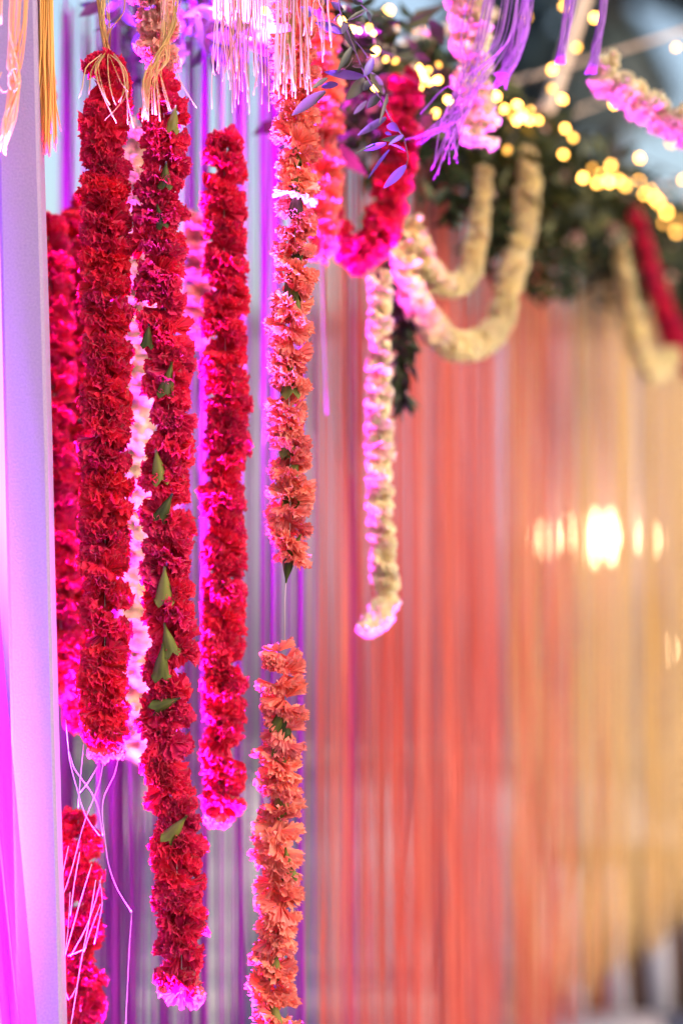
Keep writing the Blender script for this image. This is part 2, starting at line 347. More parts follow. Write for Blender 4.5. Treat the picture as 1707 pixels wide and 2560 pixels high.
def garland(name, label, pts, var, spacing, jit=.10, tilt=.24, calyx_each=0, group=None, cat='garland', seed=1, thread=True, ends=0):
    """pts: (px, py, Y, radius_px)"""
    rng = random.Random(seed)
    path = spline([(*P(x, y, Y), r*Y/K) for x, y, Y, r in pts], .004)
    t = thing(name, path[0][:3], label, cat, group)
    acc = 0; fl = []; last = Vector(path[0][:3]); nxt = 0
    for i, p in enumerate(path):
        v = Vector(p[:3]); acc += (v-last).length; last = v
        if acc >= nxt:
            nxt = acc + .60*spacing*rng.uniform(.85, 1.15)*p[3]/.035
            tg = (Vector(path[min(i+3, len(path)-1)][:3])-Vector(path[max(i-3, 0)][:3])).normalized()
            up = -tg                                  # blooms face down the strand
            q = up.to_track_quat('Z', 'Y').to_matrix().to_4x4()
            off = Vector((rng.gauss(0, 1), rng.gauss(0, 1), 0))*jit*p[3]*.5
            M = Matrix.Translation(v+off) @ q @ Matrix.Rotation(rng.gauss(0, tilt), 4, 'X') @ Matrix.Rotation(rng.gauss(0, tilt), 4, 'Y') @ Matrix.Rotation(rng.uniform(0, 6.28), 4, 'Z')
            s = p[3]/.035*rng.uniform(.95, 1.05)
            me = rng.choice(var)
            o = part('carnation', me, t, M @ Matrix.Diagonal((s, s, s, 1))); fl.append((o, v, s))
            if calyx_each and rng.random() < calyx_each:
                Mc = M @ Matrix.Translation((0, 0, .018*s)) @ Matrix.Rotation(math.pi*0, 4, 'X') @ Matrix.Scale(s, 4)
                part('calyx', CAL, o, Mc)
    if ends:
        fl[-1][0].data = V_TIPLIT[0]; fl[-1][0]['label'] = 'end bloom with uplight glare painted into paler petals'
    if thread:
        mb = MB(); mb.tube([p[:3] for p in path[::12]]+[path[-1][:3]], .0006, 4); part('thread', mb.mesh('thread', THREAD), t)
    return t, fl
def add_calyx(fl, px, py, Y, r_px, rot=0, s=1.0, tilt=.25, flip=False):
    v = P(px, py, Y); v.y -= r_px*Y/K*.72
    o = min(fl, key=lambda f: (f[1]-v).length)[0]
    M = Matrix.Translation(v) @ Matrix.Rotation(rot, 4, 'Y') @ Matrix.Rotation(tilt+(math.pi if flip else 0), 4, 'X') @ Matrix.Scale(s*.86, 4)
    part('calyx', CAL, o, M)

# the four garlands in focus
G1, f1 = garland('red_garland', 'thick dark red carnation garland with tan raffia cage over its top',
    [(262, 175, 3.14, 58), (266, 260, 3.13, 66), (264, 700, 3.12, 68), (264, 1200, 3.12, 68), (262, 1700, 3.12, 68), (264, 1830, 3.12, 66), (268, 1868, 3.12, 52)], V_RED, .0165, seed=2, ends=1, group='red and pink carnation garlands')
G2, f2 = garland('red_garland', 'dark red carnation garland with green calyxes showing, hanging lowest',
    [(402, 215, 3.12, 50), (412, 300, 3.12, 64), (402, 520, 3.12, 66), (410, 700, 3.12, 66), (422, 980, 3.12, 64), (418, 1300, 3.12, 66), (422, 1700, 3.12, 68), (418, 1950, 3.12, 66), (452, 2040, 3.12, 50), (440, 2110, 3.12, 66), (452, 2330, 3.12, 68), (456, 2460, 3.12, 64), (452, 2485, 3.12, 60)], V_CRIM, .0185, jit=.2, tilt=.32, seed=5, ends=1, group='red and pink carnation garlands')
for c in ((438, 300, .2, .9), (417, 440, .1, .9), (402, 542, -.2, .8), (374, 838, .15, .8), (425, 945, .25, 1.15), (398, 1160, -.1, 1.15), (420, 1262, .5, 1.0), (414, 1455, .05, 1.25), (422, 1590, -.2, 1.1), (408, 1645, .1, 1.2), (425, 1752, 1.2, 1.0), (448, 2060, .7, 1.1)):
    add_calyx(f2, c[0], c[1], 3.12, 66, c[2], c[3])
G3, f3 = garland('red_garland', 'rosy red carnation garland with its uplit tip painted paler, third from the post',
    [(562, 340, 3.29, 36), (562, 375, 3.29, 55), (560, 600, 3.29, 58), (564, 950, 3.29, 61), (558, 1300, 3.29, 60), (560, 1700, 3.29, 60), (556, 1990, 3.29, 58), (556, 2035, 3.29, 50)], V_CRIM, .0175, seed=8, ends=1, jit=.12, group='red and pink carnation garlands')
cor = 'coral orange carnation garland hanging right of the red ones, upper run above the bare thread'
G4, f4 = garland('coral_garland', 'coral orange carnation garland with bare thread showing between two runs',
    [(738, -60, 3.16, 60), (735, 100, 3.15, 62), (740, 260, 3.14, 62), (744, 420, 3.12, 58), (738, 560, 3.12, 54), (736, 700, 3.12, 60), (730, 860, 3.12, 60), (722, 1000, 3.12, 56), (726, 1180, 3.12, 60), (724, 1400, 3.12, 58)], V_CORAL, .0215, seed=12, jit=.16, tilt=.26, calyx_each=.2, group='coral carnation strands')
rr = random.Random(3)
f4b = []
path = spline([(*P(x, y, 3.12), r*3.12/K) for x, y, r in ((702, 1630, 46), (712, 1700, 60), (706, 1800, 56), (702, 1950, 62), (696, 2100, 62), (690, 2280, 62), (684, 2420, 62), (686, 2600, 62))], .004)
nxt = 0; acc = 0; last = Vector(path[0][:3])
for p in path:
    v = Vector(p[:3]); acc += (v-last).length; last = v
    if acc >= nxt:
        nxt = acc+.0122*rr.uniform(.85, 1.15); s = p[3]/.035*rr.uniform(1.0, 1.1)
        M = Matrix.Translation(v+Vector((rr.gauss(0, .003), rr.gauss(0, .002), 0))) @ Euler((rr.gauss(0, .3), rr.gauss(0, .3), rr.uniform(0, 6.28))).to_matrix().to_4x4()
        o = part('carnation', rr.choice(V_CORAL), G4, M @ Matrix.Scale(s, 4)); f4b.append((o, v, s))
        if rr.random() < .16: part('calyx', CAL, o, M @ Matrix.Translation((0, 0, .018)))
mb = MB(); mb.tube([P(716, 1425, 3.12), P(712, 1500, 3.12), P(712, 1600, 3.12)], .0007, 5); part('bare_thread', mb.mesh('bare_thread', THREAD), G4)
add_calyx(f4, 718, 1428, 3.12, 0, .1, .9, 0, True)
bl = part('carnation', V_BLUSH[0], G4, Matrix.Translation(P(742, 478, 3.10)) @ Matrix.Scale(.92, 4)); bl['label'] = 'pale blush pink carnation among the coral ones'
for c in ((740, 436, 3.12, 20, 0, 1.2), (742, 500, 3.12, 50, .1, 1.1), (725, 936, 3.12, 20, 0, 1.3), (722, 1100, 3.12, 20, .2, 1.0), (718, 2150, 3.12, 30, -.1, 1.1), (700, 1790, 3.12, 30, .4, .9), (690, 2405, 3.12, 30, .2, .9)):
    add_calyx(f4 if c[1] < 1500 else f4b, *c)
# behind them
RG = 'red and pink carnation garlands'
garland('red_garland', 'blurred bright red garland beside the post, left one of the back pair', [(118, 560, 3.42, 46), (126, 640, 3.42, 58), (136, 1100, 3.42, 58), (150, 1500, 3.42, 58), (160, 1720, 3.42, 52)], V_CRIM, .019, seed=21, group=RG)
garland('red_garland', 'blurred bright red garland half hidden behind the thickest garland', [(190, 520, 3.46, 42), (196, 600, 3.46, 52), (202, 1000, 3.46, 54), (206, 1500, 3.46, 54), (204, 1800, 3.46, 50)], V_RED, .019, seed=22, group=RG)
garland('red_garland', 'short red garland end peeking out behind the orange raffia beside the post', [(96, 190, 3.5, 40), (104, 250, 3.5, 38)], V_CRIM, .02, seed=23, group=RG)
garland('red_garland', 'bright pink lit red garland low beside the post, crossed by pale strings', [(196, 2050, 3.3, 48), (200, 2120, 3.3, 60), (206, 2300, 3.3, 60), (200, 2610, 3.3, 60)], V_RED, .019, seed=24, group=RG)
garland('pink_garland', 'pale pink violet lit garland seen between the first two red garlands', [(345, 330, 3.62, 50), (352, 700, 3.62, 52), (340, 1200, 3.62, 50), (345, 1600, 3.62, 50), (345, 1880, 3.62, 40)], V_PALE, .021, seed=25, group=RG)
garland('pink_garland', 'short pale pink garland between the second and third red garlands', [(490, 560, 3.62, 40), (496, 700, 3.62, 42), (490, 850, 3.62, 36)], V_PEACH, .021, seed=26, group=RG)
garland('pink_garland', 'peach pink carnation garland at the top behind hanging tan raffia', [(385, -60, 3.17, 62), (388, 60, 3.17, 64), (400, 150, 3.17, 56), (410, 205, 3.17, 44)], V_PEACH, .019, seed=27, group=RG)
garland('pink_garland', 'blurred magenta lit coral garland right behind the sharp coral one', [(790, -60, 3.5, 56), (800, 200, 3.5, 58), (806, 400, 3.5, 56), (800, 560, 3.5, 52), (808, 640, 3.5, 44)], V_CORAL, .021, seed=28, group=RG)
LG = 'looped carnation garlands on the receding beam'
garland('looped_garland', 'deep red looped garland, violet at the bottom, behind the leafy vine', [(1006, 205, 3.6, 44), (1010, 280, 3.6, 52), (990, 400, 3.6, 52), (962, 540, 3.58, 54), (908, 636, 3.58, 54), (846, 590, 3.58, 50), (802, 500, 3.58, 42), (782, 400, 3.6, 36)], V_CRIM, .020, seed=31, group=LG)
garland('looped_garland', 'big cream looped garland hanging lowest over the coral strings', [(1322, 380, beam_at(1322, .15).y, 26), (1318, 500, beam_at(1318, .15).y, 35), (1280, 680, beam_at(1280, .15).y, 37), (1235, 830, beam_at(1235, .15).y, 40), (1140, 865, beam_at(1140, .15).y, 40), (1060, 790, beam_at(1060, .15).y, 42), (1020, 700, beam_at(1020, .15).y, 40), (1010, 620, beam_at(1010, .15).y, 35)], V_CREAM, .021, seed=32, group=LG)
garland('looped_garland', 'smaller cream looped garland nested inside the big cream loop', [(1212, 430, beam_at(1212, .15).y, 23), (1196, 560, beam_at(1196, .15).y, 30), (1168, 690, beam_at(1168, .15).y, 33), (1112, 712, beam_at(1112, .15).y, 33), (1060, 650, beam_at(1060, .15).y, 35), (1030, 560, beam_at(1030, .15).y, 37)], V_CREAM, .021, seed=33, group=LG)
garland('cream_garland', 'long straight cream garland hanging before the coral strings', [(952, 700, beam_at(952, .15).y, 32), (948, 900, beam_at(948, .15).y, 35), (950, 1200, beam_at(950, .15).y, 39), (958, 1420, beam_at(958, .15).y, 37), (965, 1500, beam_at(965, .15).y, 39), (930, 1568, beam_at(930, .15).y, 30), (905, 1572, beam_at(905, .15).y, 19)], V_PALE, .021, seed=34, group=LG)
garland('looped_garland', 'yellow looped garland far right over the yellow strings', [(1548, 590, beam_at(1548, .15).y, 16), (1560, 700, beam_at(1560, .15).y, 26), (1585, 830, beam_at(1585, .15).y, 30), (1625, 930, beam_at(1625, .15).y, 33), (1680, 890, beam_at(1680, .15).y, 30)], V_CREAM, .022, seed=35, group=LG)
garland('looped_garland', 'deep red garland at the far right edge beyond the yellow loop', [(1588, 530, beam_at(1588, .15).y, 19), (1610, 620, beam_at(1610, .15).y, 25), (1640, 720, beam_at(1640, .15).y, 28), (1680, 840, beam_at(1680, .15).y, 32), (1740, 930, beam_at(1740, .15).y, 32)], V_CRIM, .022, seed=36, group=LG)
garland('cream_garland', 'pale cream garland end lit violet, hanging behind purple raffia', [(1165, -70, 3.55, 56), (1176, 60, 3.55, 58), (1180, 180, 3.55, 50), (1198, 300, 3.55, 54), (1194, 350, 3.55, 62)], V_PALE, .0185, seed=37, group=LG)
garland('cream_garland', 'pale cream garland swooping in from the top right edge', [(1520, 150, 3.6, 34), (1500, 200, 3.6, 34), (1560, 225, 3.6, 48), (1640, 280, 3.6, 52), (1760, 335, 3.6, 54)], V_PALE, .0185, seed=38, group=LG)

# ---------------------------------------------------------------- post, drapes
pt = thing('wrapped_post', P(105, 2560, 3.05), 'white canvas wrapped upright post at the left edge', 'post')
def slab_px(name, xl0, xr0, xl1, xr1, Y, dep, mat, parent, zlo=0.0):
    """prism between photo columns at py=0 (xl0,xr0) and py=2560 (xl1,xr1), standing on the ground"""
    def at(x0, x1, z):
        py = 1280-(z-CAMZ)*K/Y; x = x0+(x1-x0)*py/2560; return (x-853.5)*Y/K
    z0, z1 = zlo, CAMZ+.84; n = 12; vs = []; fs = []
    for k in range(n+1):
        z = z0+(z1-z0)*k/n; a, b = at(xl0, xl1, z), at(xr0, xr1, z); wob = .0006*math.sin(k*1.7)
        c = .004
        vs += [(a, Y+c, z), (a+c, Y, z), (b-c+wob, Y, z), (b+wob, Y+c, z), (b+wob, Y+dep, z), (a, Y+dep, z)]
    for k in range(n):
        for j in range(6): fs.append((k*6+j, k*6+(j+1) % 6, (k+1)*6+(j+1) % 6, (k+1)*6+j))
    fs += [(5, 4, 3, 2, 1, 0), tuple(n*6+j for j in range(6))]
    mb = MB(); mb.add(vs, fs); return part(name, mb.mesh(name, mat, False), parent)
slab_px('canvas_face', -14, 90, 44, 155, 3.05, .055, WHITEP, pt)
mb = MB()                                   # folded seam down the left third of the face
zz = [0.02, .6, 1.2, 1.8, 2.25]
def drape(name, label, x0, x1, Y, z0, z1, folds, amp, mat, cat='drape', lean=0, seed=1, kind=None):
    rng = random.Random(seed); nx, nz = folds*10, 14; mb = MB(); vs = []; ph = rng.uniform(0, 6)
    for j in range(nz+1):
        z = z0+(z1-z0)*j/nz
        for i in range(nx+1):
            u = i/nx; a = amp*(1.15-.5*j/nz)
            y = Y+a*math.sin(u*folds*6.283+ph+.5*math.sin(z*2))+a*.4*math.sin(u*folds*14.1+z)
            vs.append((x0+(x1-x0)*u+lean*(z1-z)+.004*math.sin(z*3+u*9), y, z))
    fs = [(j*(nx+1)+i, j*(nx+1)+i+1, (j+1)*(nx+1)+i+1, (j+1)*(nx+1)+i) for j in range(nz) for i in range(nx)]
    mb.add(vs, fs); o = part(name, mb.mesh(name, mat)); tag(o, label, cat); return o
drape('pale_drape', 'pale grey fabric drape behind the white post at the left edge', -.75, -.42, 3.3, .02, BZ-.03, 5, .018, DRAPE, lean=0)
x = P(0, 2560, 2.98).x
drape('tulle_drape', 'sheer magenta tulle drape gathered in front of the post foot', -.62, -.497, 2.985, .02, 2.05, 4, .012, TULLE, lean=.10, seed=4)

# ---------------------------------------------------------------- string curtains
def string_mesh(seed, L, r, mat, wob=.006):
    rng = random.Random(seed); n = 14; mb = MB(); a, b = rng.uniform(0, 6), rng.uniform(0, 6); f = rng.uniform(.6, 1.6); dr = rng.gauss(0, .008)
    pts = [(wob*math.sin(a+f*3*k/n)*(k/n)+dr*k/n, wob*math.cos(b+f*2.3*k/n)*(k/n), -L*k/n) for k in range(n+1)]
    mb.tube(pts, r, 4); return mb.mesh('string', mat)
def curtain(label, name, spots, meshes, seed=1):
    rng = random.Random(seed); t = thing(name, spots[0], label, 'string curtain', 'string curtains hung from the beams')
    for s in spots: part('string', rng.choice(meshes), t, Matrix.Translation(s))
    return t
rng = random.Random(77)
def beam_spots(x0, x1, n, dens=lambda u: 1, sp=.035, ztop=BZ-.10, zj=.03):
    out = []
    while len(out) < n:
        px = rng.uniform(x0, x1)
        if rng.random() > dens((px-x0)/(x1-x0)): continue
        b = beam_at(px, -.05-abs(rng.gauss(0, sp))); out.append(Vector((b.x, b.y, ztop+rng.uniform(-zj, zj))))
    return out
CS = [string_mesh(k, 1.86, .0010+.0003*(k % 3), CORALS) for k in range(8)]
YS = [string_mesh(k+20, 1.77+.015*(k % 3), .0011+.0003*(k % 3), YELLS) for k in range(8)]
ZB = CAMZ-1.15
curtain('coral orange string curtain filling the centre below the cream loops', 'coral_curtain', beam_spots(778, 1560, 295, lambda u: .45 if u < .18 else (1 if u < .6 else max(.06, 1-(u-.6)*2.6))), CS)
curtain('golden yellow string curtain hanging at the right', 'yellow_curtain', beam_spots(1270, 1760, 235, lambda u: .25+.9*u), YS, 2)
MS = [string_mesh(k+40, 2.1, .0015, MAGS) for k in range(4)]
curtain('few magenta strings hanging at the left edge of the coral curtain', 'magenta_curtain', beam_spots(860, 925, 12, sp=.05), MS, 3)
PS = [string_mesh(k+50, 2.2, .0012, PALES) for k in range(4)]; VS = [string_mesh(k+60, 1.68+.04*(k % 2), .0012+.0003*(k % 2), PURPS) for k in range(5)]
def left_spots(x0, x1, n, Y0, Y1, cl=0):
    out = []; cs = [rng.uniform(x0, x1) for _ in range(cl)]
    for i in range(n):
        Y = rng.uniform(Y0, Y1); out.append(Vector((((rng.choice(cs)+rng.gauss(0, 9) if cl and rng.random() < .72 else rng.uniform(x0, x1))-853.5)*Y/K, Y, BZ-.02+rng.uniform(-.03, .03))))
    return out
curtain('thin violet string curtain hanging behind the red garlands', 'violet_curtain', left_spots(160, 790, 190, 3.6, 3.95, 15), VS, 4)
PSH = [string_mesh(k+55, .62+.08*(k % 3), .0012, PALES) for k in range(5)]
curtain('pale string curtain hanging against the white sky behind garlands', 'pale_curtain', left_spots(120, 860, 90, 3.65, 4.0), PSH, 5)

# ---------------------------------------------------------------- raffia bundles
def bundle(name, label, strands, mat, r=.0007, group='raffia tassels hanging from the top', seed=1, Y=3.06):
    rng = random.Random(seed); t = thing(name, P(strands[0][0][0], strands[0][0][1], Y), label, 'raffia', group)
    for s in strands:
        dy = rng.uniform(-.012, .012)
        pts = [(*P(q[0], q[1], Y+dy+(q[2] if len(q) > 2 else 0)),) for q in s]
        pts = spline(pts, .012); rad = r*rng.uniform(.75, 1.3)
        mb = MB(); mb.tube(pts, rad, 5, .6); part('strand', mb.mesh('strand', mat), t)
    return t
RAFFIA3 = simple('straw_raffia', (.30, .18, .06), (.44, .31, .14), 40, .7, stretch=(1, 1, .1), spec=.15)
def hang(x0, x1, ytop, y0, y1, n, seed, spread=14, kink=4):
    rng = random.Random(seed); out = []
    for i in range(n):
        x = rng.uniform(x0, x1); y = rng.uniform(y0, y1); dx = rng.gauss(0, spread); m = rng.uniform(.4, .8)
        out.append([(x, ytop), (x+dx*.15+rng.gauss(0, kink*.5), ytop+(y-ytop)*m*.6), (x+dx*.5+rng.gauss(0, kink), ytop+(y-ytop)*m), (x+dx, y)])
    return out
# cage over garland 1
rg = random.Random(9); st = []
tips = [(226, 110, 175, 235), (232, 250, 196, 240), (290, 295, 262, 300), (300, 262, 320, 315), (245, 200, 250, 262), (310, 205, 335, 320), (265, 240, 300, 262), (275, 210, 280, 255)]
for k, (xa, ya, xb, yb) in enumerate([(215, 165, 198, 245), (238, 175, 292, 308), (246, 165, 268, 248), (240, 178, 276, 262), (272, 190, 290, 262), (312, 190, 300, 258), (318, 195, 296, 255), (322, 215, 262, 300), (228, 175, 222, 235), (305, 165, 335, 320), (285, 160, 322, 230), (318, 180, 320, 312)]):
    x0 = 240+rg.uniform(-6, 34)
    st.append([(x0, -40, 0), (255+rg.uniform(-6, 18), 60, 0), (268+rg.uniform(-8, 8), 122, .02), ((xa+268)/2+0, 145, -.02), (xa, ya+5, -.055), ((xa+xb)/2, (ya+yb)/2+12, -.07), (xb, yb, -.066)])
for k in range(14): st.append([(236+rg.uniform(0, 44), -40), (250+rg.uniform(0, 26), 60), (268+rg.uniform(-7, 7), 130+rg.uniform(-12, 14), .02)])
st.append([(312, -20), (310, 30), (285, 62), (268, 90)])
bundle('raffia_tassel', 'tan raffia tassel splayed like a cage over the thickest red garland', st, RAFFIA, seed=3, Y=3.12)
st = []
for k in range(16):
    x = 400+rg.uniform(-6, 22); e = (352+rg.uniform(0, 80), 255+rg.uniform(-10, 50))
    st.append([(x, -40), (412+rg.uniform(-10, 14), 80), (405+rg.uniform(-16, 20), 150, -.03), ((e[0]+400)/2-8, 200, -.06), (e[0], e[1], -.07)])
for k in range(10): st.append([(440+rg.uniform(-6, 20), -40), (432+rg.uniform(-8, 8), 70), (400+rg.uniform(-20, 0), 150, -.04), (370+rg.uniform(-14, 8), 200, -.065), (362+rg.uniform(-8, 8), 290+rg.uniform(-20, 10), -.07)])
st.append([(430, 150), (450, 200, -.05), (470, 235, -.06), (492, 270, -.06)])
bundle('raffia_tassel', 'tan raffia tassel fanned over the top of the calyx dotted garland', st, RAFFIA, seed=4, Y=3.10)
bundle('raffia_tassel', 'orange and tan raffia tassel hanging straight just right of the post', hang(101, 132, -40, 300, 392, 42, 5, 9), RAFFIA2, seed=5, Y=3.08, r=.0011)
st = [[(x, -40), (x-6, 70), (42+rg.uniform(-22, 10)+(x-50)*.1, 170), (38+rg.uniform(-14, 14), 215), (28+rg.uniform(-20, 12), 300), (4+rg.uniform(-8, 20), 390-rg.uniform(0, 60))] for x in [rg.uniform(28, 72) for _ in range(20)]]
st += [[(rg.uniform(-14, 10), -40), (rg.uniform(-14, 4), 60)] for _ in range(6)]
st += [[(30, 165), (44, 172), (50, 200), (38, 228), (22, 210), (28, 175), (44, 170)], [(20, 190), (40, 180), (52, 205), (34, 222)], [(5, 180), (-4, 205), (8, 230), (24, 225)]]
bundle('raffia_tassel', 'knotted orange pink raffia tassel hanging in front of the white post', st, RAFFIA2, seed=6, Y=2.97)
bundle('raffia_tassel', 'loose tan raffia fringe left of the coral garland, longest of the cut tips', hang(535, 665, -40, 150, 285, 46, 7, 12), RAFFIA3, seed=7, Y=3.10)
bundle('raffia_tassel', 'tan raffia fringe with cut tips in front of the coral garland', hang(690, 765, -40, 165, 250, 34, 8, 8), RAFFIA3, seed=8, Y=3.04)
bundle('raffia_tassel', 'short tan raffia fringe beside the leafy vine', hang(760, 825, -40, 60, 160, 14, 9, 10), RAFFIA3, seed=9, Y=3.06)
# lilac raffia, right
st = []
for k in range(30):
    x = 1205+rg.uniform(-30, 100); e = rg.choice(((1085, 435), (1050, 350), (1125, 395), (1110, 330)))
    st.append([(x, -40), (x-28, 100), (1180+rg.uniform(-40, 26), 210), (1140+rg.uniform(-34, 24), 290), (e[0]+rg.uniform(-20, 20), e[1]+rg.uniform(-22, 16))])
for (a, b) in (((1100, 320), (1010, 350)), ((1095, 330), (1030, 345)), ((1120, 215), (1050, 285)), ((1120, 315), (1015, 347))): st.append([(1165, 260), a, b])
bundle('raffia_tassel', 'lilac raffia tassel sweeping down left over the cream garland end', st, LILACR, seed=10, Y=3.34, r=.0006)
st = [[(1335+rg.uniform(-34, 12), -40), (1305+rg.uniform(-20, 18), 70), (1270+rg.uniform(-16, 22), 160), (1245+rg.uniform(-14, 20), 205+rg.uniform(-20, 20))] for _ in range(34)]
bundle('raffia_tassel', 'lilac raffia tassel with slanting ends between bulb and diagonal pole', st, LILACR, seed=11, Y=3.4, r=.0007)
st = [[(1430+rg.uniform(-14, 20), -40), (1415+rg.uniform(-12, 12), 60), (1395+rg.uniform(-10, 16), 160)] for _ in range(26)]
bundle('raffia_tassel', 'lilac raffia tassel falling across the diagonal pole', st, LILACR, seed=12, Y=3.4, r=.0007)
st = [[(1510+rg.uniform(-10, 14), -40), (1500+rg.uniform(-10, 10), 60), (1488+rg.uniform(-12, 12), 130), (1475+rg.uniform(-14, 14), 185)] for _ in range(26)]
bundle('raffia_tassel', 'lilac raffia tassel tying the far end of the right cream garland', st, LILACR, seed=13, Y=3.4, r=.0007)
# loose pale strings bottom left
st = [[(300, 1880), (285, 1940), (262, 1985), (256, 2030, .0), (262, 2085), (272, 2160), (295, 2225), (330, 2280)], [(330, 2275), (322, 2400), (312, 2620)],
      [(172, 2115), (150, 2220), (146, 2260)], [(245, 1915), (218, 1960), (196, 1985)], [(200, 2130), (186, 2210), (176, 2290)], [(230, 2160), (205, 2240), (188, 2300), (160, 2400)],
      [(176, 2230), (170, 2330), (158, 2420), (148, 2470)], [(255, 2190), (240, 2250), (215, 2320), (176, 2392)], [(240, 2200), (224, 2300), (204, 2400), (172, 2600)], [(252, 2260), (226, 2330), (210, 2380)],
      [(250, 2200), (256, 2260), (236, 2360)], [(210, 1860), (200, 1960), (196, 2020)], [(165, 1800), (175, 1900), (190, 1960), (215, 2040), (250, 2090)], [(262, 1880), (248, 1960), (210, 2060), (178, 2180), (150, 2260)],
      [(176, 1880), (186, 1920), (240, 2000), (258, 2090)], [(155, 2440), (172, 2500), (190, 2470)], [(170, 2390), (200, 2378), (216, 2370)]]
bundle('pale_strings', 'loose pale pink strings tangled over the low red garland', st, PALEK, seed=14, Y=3.18, r=.0005)

# ---------------------------------------------------------------- vine
vn = thing('leafy_vine', P(855, -20, 3.10), 'dark leafy vine sprig, some leaves painted as violet lit, hanging beside the coral garland', 'vine')
def Z4(x, y): return (600+x*.2934, y*.2934)
def vine_stem(pts, r):
    mb = MB(); mb.tube(spline([tuple(P(*Z4(*p), 3.10)) for p in pts], .008), r, 5); part('stem', mb.mesh('stem', STEM), vn)
vine_stem([(850, -60), (850, 80), (930, 300), (1000, 480), (1050, 600), (1120, 720), (1190, 830), (1250, 950), (1300, 1040), (1390, 1165)], .0011)
vine_stem([(1390, 1165), (1415, 1260), (1430, 1350), (1408, 1420)], .0007)
vine_stem([(940, 320), (1010, 380), (1090, 490)], .0007)
vine_stem([(960, 490), (920, 560), (840, 620)], .0006)
vine_stem([(1020, 30), (1080, 85), (1085, 110)], .0007); vine_stem([(1080, 85), (1000, 140), (900, 180)], .0006)
vine_stem([(1190, 815), (1240, 800), (1262, 860), (1230, 900)], .0006); vine_stem([(870, 140), (840, 120), (800, 170)], .0006)
vr = random.Random(6)
for (a, b, wd, v) in [((1060, 655), (710, 612), 85, 1), ((728, 780), (440, 985), 105, 0), ((835, 720), (690, 742), 72, 1), ((745, 665), (610, 760), 50, 0), ((1060, 645), (1135, 488), 80, 1), ((1060, 670), (905, 850), 115, 0), ((1110, 620), (1228, 802), 90, 0),
    ((950, 400), (830, 612), 62, 0), ((880, 180), (990, 452), 85, 0), ((1050, 575), (955, 560), 52, 0), ((1190, 810), (1078, 922), 85, 0), ((1080, 860), (965, 975), 50, 0), ((1255, 800), (1185, 1052), 34, 0), ((1245, 1000), (1000, 1155), 72, 0), ((1262, 1060), (1355, 1120), 85, 1),
    ((1395, 1165), (1200, 1190), 60, 0), ((1245, 1220), (1042, 1280), 60, 1), ((1270, 1275), (1090, 1525), 36, 1), ((1412, 1410), (1220, 1605), 82, 1), ((1280, 1230), (1412, 1292), 36, 1), ((870, 280), (640, 190), 95, 1), ((1055, 85), (905, 180), 34, 0), ((1085, 100), (1112, 202), 42, 0),
    ((880, 85), (775, 15), 65, 0), ((1045, 25), (958, 0), 66, 0), ((1160, 465), (1045, 418), 40, 0), ((1120, 690), (1050, 775), 80, 0), ((1390, 1150), (1260, 1235), 40, 1), ((1200, 1215), (980, 1310), 22, 0), ((610, 120), (510, 60), 95, 1), ((1235, 1130), (1290, 1150), 40, 1), ((900, 200), (870, 290), 70, 0), ((760, 240), (860, 285), 60, 1)]:
    pa, pb = P(*Z4(*a), 3.10+vr.uniform(-.015, .015)), P(*Z4(*b), 3.10+vr.uniform(-.03, .02)); d = pb-pa
    mb = MB(); up = Vector((vr.uniform(-.35, .35), -1, vr.uniform(-.35, .35)))
    sd = d.normalized().cross(up).normalized(); up2 = sd.cross(d.normalized())
    leaf_mesh(d.length, wd*.5*.2934*3.1/K*1.05, vr, mb, pa, d+up2*.12*d.length, fold=.35, segs=8, upv=up, droop=.12)
    part('leaf', mb.mesh('leaf', LEAFLIT if v else LEAFD), vn)

# ---------------------------------------------------------------- string lights
sl = thing('string_lights', (A.x, A.y, BZ), 'warm lit string lights wound over the greenery and poles', 'string lights')
BP = [(971,27),(963,48),(983,72),(1032,70),(1080,66),(880,76),(898,76),(922,70),(862,33),(938,128),(964,148),(1048,169),(1061,196),(1049,219),(1088,283),(1272,251),(1260,272),(1281,291),(1321,276),(1323,301),(1441,118),(1380,173),(1379,223),(1405,248),(1485,44),(1316,41),(1410,14),(1534,260),(1689,118),(1676,357),(1598,395),(1431,343),(1456,444),(1491,457),(1521,453),(1502,435),(1597,455),(1624,474),(1646,506),(1698,555),(1706,449),(1412,321),(1526,414),(1562,463),(662,27),(1056,182),(1068,205),(1292,262),(1270,240),(1345,300),(1580,470),(1610,485),(1665,530),(1545,450),(1480,420),(1240,240),(1690,580),(1120,250)]
for k in range(16):
    q = random.random(); g = random.choice((.05, .16, .3, .42, .5, .7, .93))+random.gauss(0, .03); BP.append((850+g*480, 50+g*255+random.gauss(0, 34)))
for k in range(3):
    q = random.random(); BP.append((1400+q*310, 410+q*165+random.gauss(0, 26)))
bm_ = MB()
n = 8
vs = []; 
for j in range(5):
    th = math.pi*j/4
    for k in range(n): vs.append((math.sin(th)*math.cos(6.283*k/n), math.sin(th)*math.sin(6.283*k/n), 1.35*math.cos(th)))
bm_.add(vs, [(j*n+k, j*n+(k+1) % n, (j+1)*n+(k+1) % n, (j+1)*n+k) for j in range(4) for k in range(n)])
BM = bm_.mesh('bulb', BULB); bl_ = random.Random(2)
cord = []
for (x, y) in sorted(BP):
    Y = beam_at(max(x, 830), .17).y+bl_.uniform(-.04, .04) if y > x*.53-420 else 4.35+bl_.uniform(-.15, .15)
    s = bl_.uniform(.0036, .0058); v = P(x, y, Y); part('bulb', BM, sl, Matrix.Translation(v) @ Euler((bl_.uniform(-1, 1), bl_.uniform(-1, 1), 0)).to_matrix().to_4x4() @ Matrix.Scale(s, 4)); cord.append(v)
near = [v for v in cord if v.y < 6.5]; near.sort(key=lambda v: v.y)
